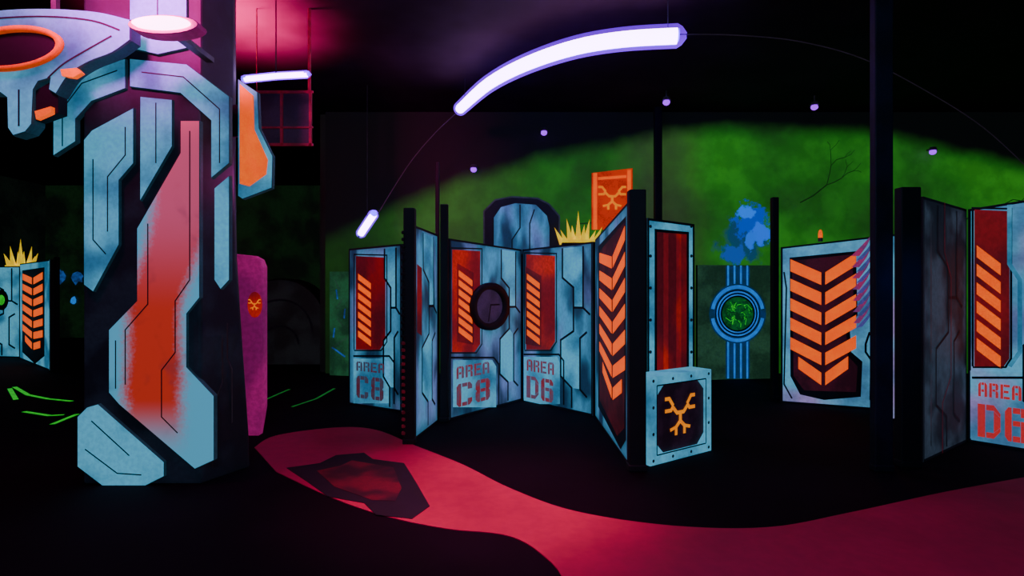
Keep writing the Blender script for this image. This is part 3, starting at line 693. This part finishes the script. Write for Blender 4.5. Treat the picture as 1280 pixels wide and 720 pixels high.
for x,y,wall in ((833,128,0),(680,166,1),(1018,134,0),(1166,190,1),(592,212,1)):
    if wall: d=YB-.14
    else: d=(CZ-.2-CH)*F/(HY-y)
    p=W(x,y,d);e=empty('spot_lamp',p);tag(e,'small glowing violet spot lamp on wall' if wall else 'small glowing violet spot lamp under ceiling','lamp','violet spot lamps')
    m1=MB();R=.05
    rings=[(math.cos(a)*R,math.sin(a)*R) for a in [math.pi*(i/8-.5) for i in range(9)]]
    m1.tube([(0,0,q[1]) for q in rings],1,DOT,10,rs=[max(.001,q[0]*1.2) for q in rings]);m1.obj('bulb',parent=e)
    m2=MB();m2.tube([(0,0,.03),(0,0,.09)],.075,STEEL,12,rs=[.075,.05])
    if wall: m2.box((-.015,0,.05),(.015,.14,.08),STEEL)
    else: m2.tube([(0,0,.08),(0,0,CZ-p[2])],.012,STEEL,6)
    m2.obj('housing',parent=e)
p=W(203,30,3.95);e=empty('stage_light',p);tag(e,'glaring pink stage light mounted high on the column','stage light')
mb=MB();N=24
mb.prism([(.20*math.cos(2*math.pi*i/N),.045*math.sin(2*math.pi*i/N)) for i in range(N)],-.03,-.0,PKL);mb.obj('lens',parent=e)
mb=MB();mb.prism([(.25*math.cos(2*math.pi*i/N),.07*math.sin(2*math.pi*i/N)) for i in range(N)],.001,.12,PKR,PINK,bev=.01)
mb.box((-.03,.12,-.02),(.03,.63,.02),STEEL);mb.obj('housing',parent=e)
mb=MB();mb.tube([(0,0,.0),(0,0,.05),(0,0,.09),(0,0,.11)],.03,ORNG,10,rs=[.028,.028,.022,.01])
x,y,z=W(1023,300,7.7);mb.tube([(0,0,-.05),(0,0,.0)],.03,STEEL,10)
tag(mb.obj('warning_beacon',loc=(x,y-.05,2.285)),'small amber beacon on top of chevron panel','beacon')

# ---------------------------------------------------------------- lights
def light(kind,name,loc,col,en,size=.5,tgt=None,spot=None):
    l=bpy.data.lights.new(name,kind);l.color=col;l.energy=en
    if kind=='AREA': l.size=size
    elif kind in('POINT','SPOT'): l.shadow_soft_size=size
    if spot: l.spot_size=spot;l.spot_blend=1.0
    o=bpy.data.objects.new(name,l);C.objects.link(o);o.location=loc
    if tgt is not None: o.rotation_euler=(Vector(tgt)-Vector(loc)).to_track_quat('-Z','Y').to_euler()
    return o
light('AREA','blue_wash_light',(0,-1.5,4.3),(.25,.55,1.0),105,2.0,(0.5,7,1))
light('POINT','uv_tube_glow',(0.6,6.9,4.1),(.30,.03,1.0),12,.4)
light('SPOT','magenta_ceiling_spot',(-3.5,6.7,3.5),(1.0,.008,.24),3600,.2,(-3.55,6.8,4.9),math.radians(100))
light('POINT','pink_glow_high',(-3.9,3.7,4.4),(1.0,.02,.36),110,.2)
light('SPOT','pink_column_glow',(-2.7,2.9,4.2),(1.0,.02,.36),2000,.3,(-2.9,4.6,4.0),math.radians(62))
light('SPOT','crimson_floor_spot',(-.3,3.6,4.3),(1.0,.10,.36),900,.3,(-.25,4.25,0),math.radians(44))
light('SPOT','crimson_floor_spot_dim',(2.2,3.5,4.3),(1.0,.08,.40),55,.3,(1.8,3.4,0),math.radians(80))
light('SPOT','column_blue_glow',(4.2,4.3,2.2),(.05,.12,1.0),16,.2,(3.3,4.9,1.3),math.radians(60))
light('POINT','magenta_pillar_glow',(-2.3,5.2,2.6),(1.0,.06,.6),7,.2)
w=bpy.data.worlds.new('World');bpy.context.scene.world=w;w.use_nodes=True
w.node_tree.nodes['Background'].inputs[0].default_value=(.008,.006,.014,1)
cam=bpy.data.cameras.new('Camera');cam.sensor_width=36;cam.lens=36*F/1280
co_=bpy.data.objects.new('Camera',cam);C.objects.link(co_);co_.location=(0,0,CH);co_.rotation_euler=(math.pi/2,0,0)
bpy.context.scene.camera=co_
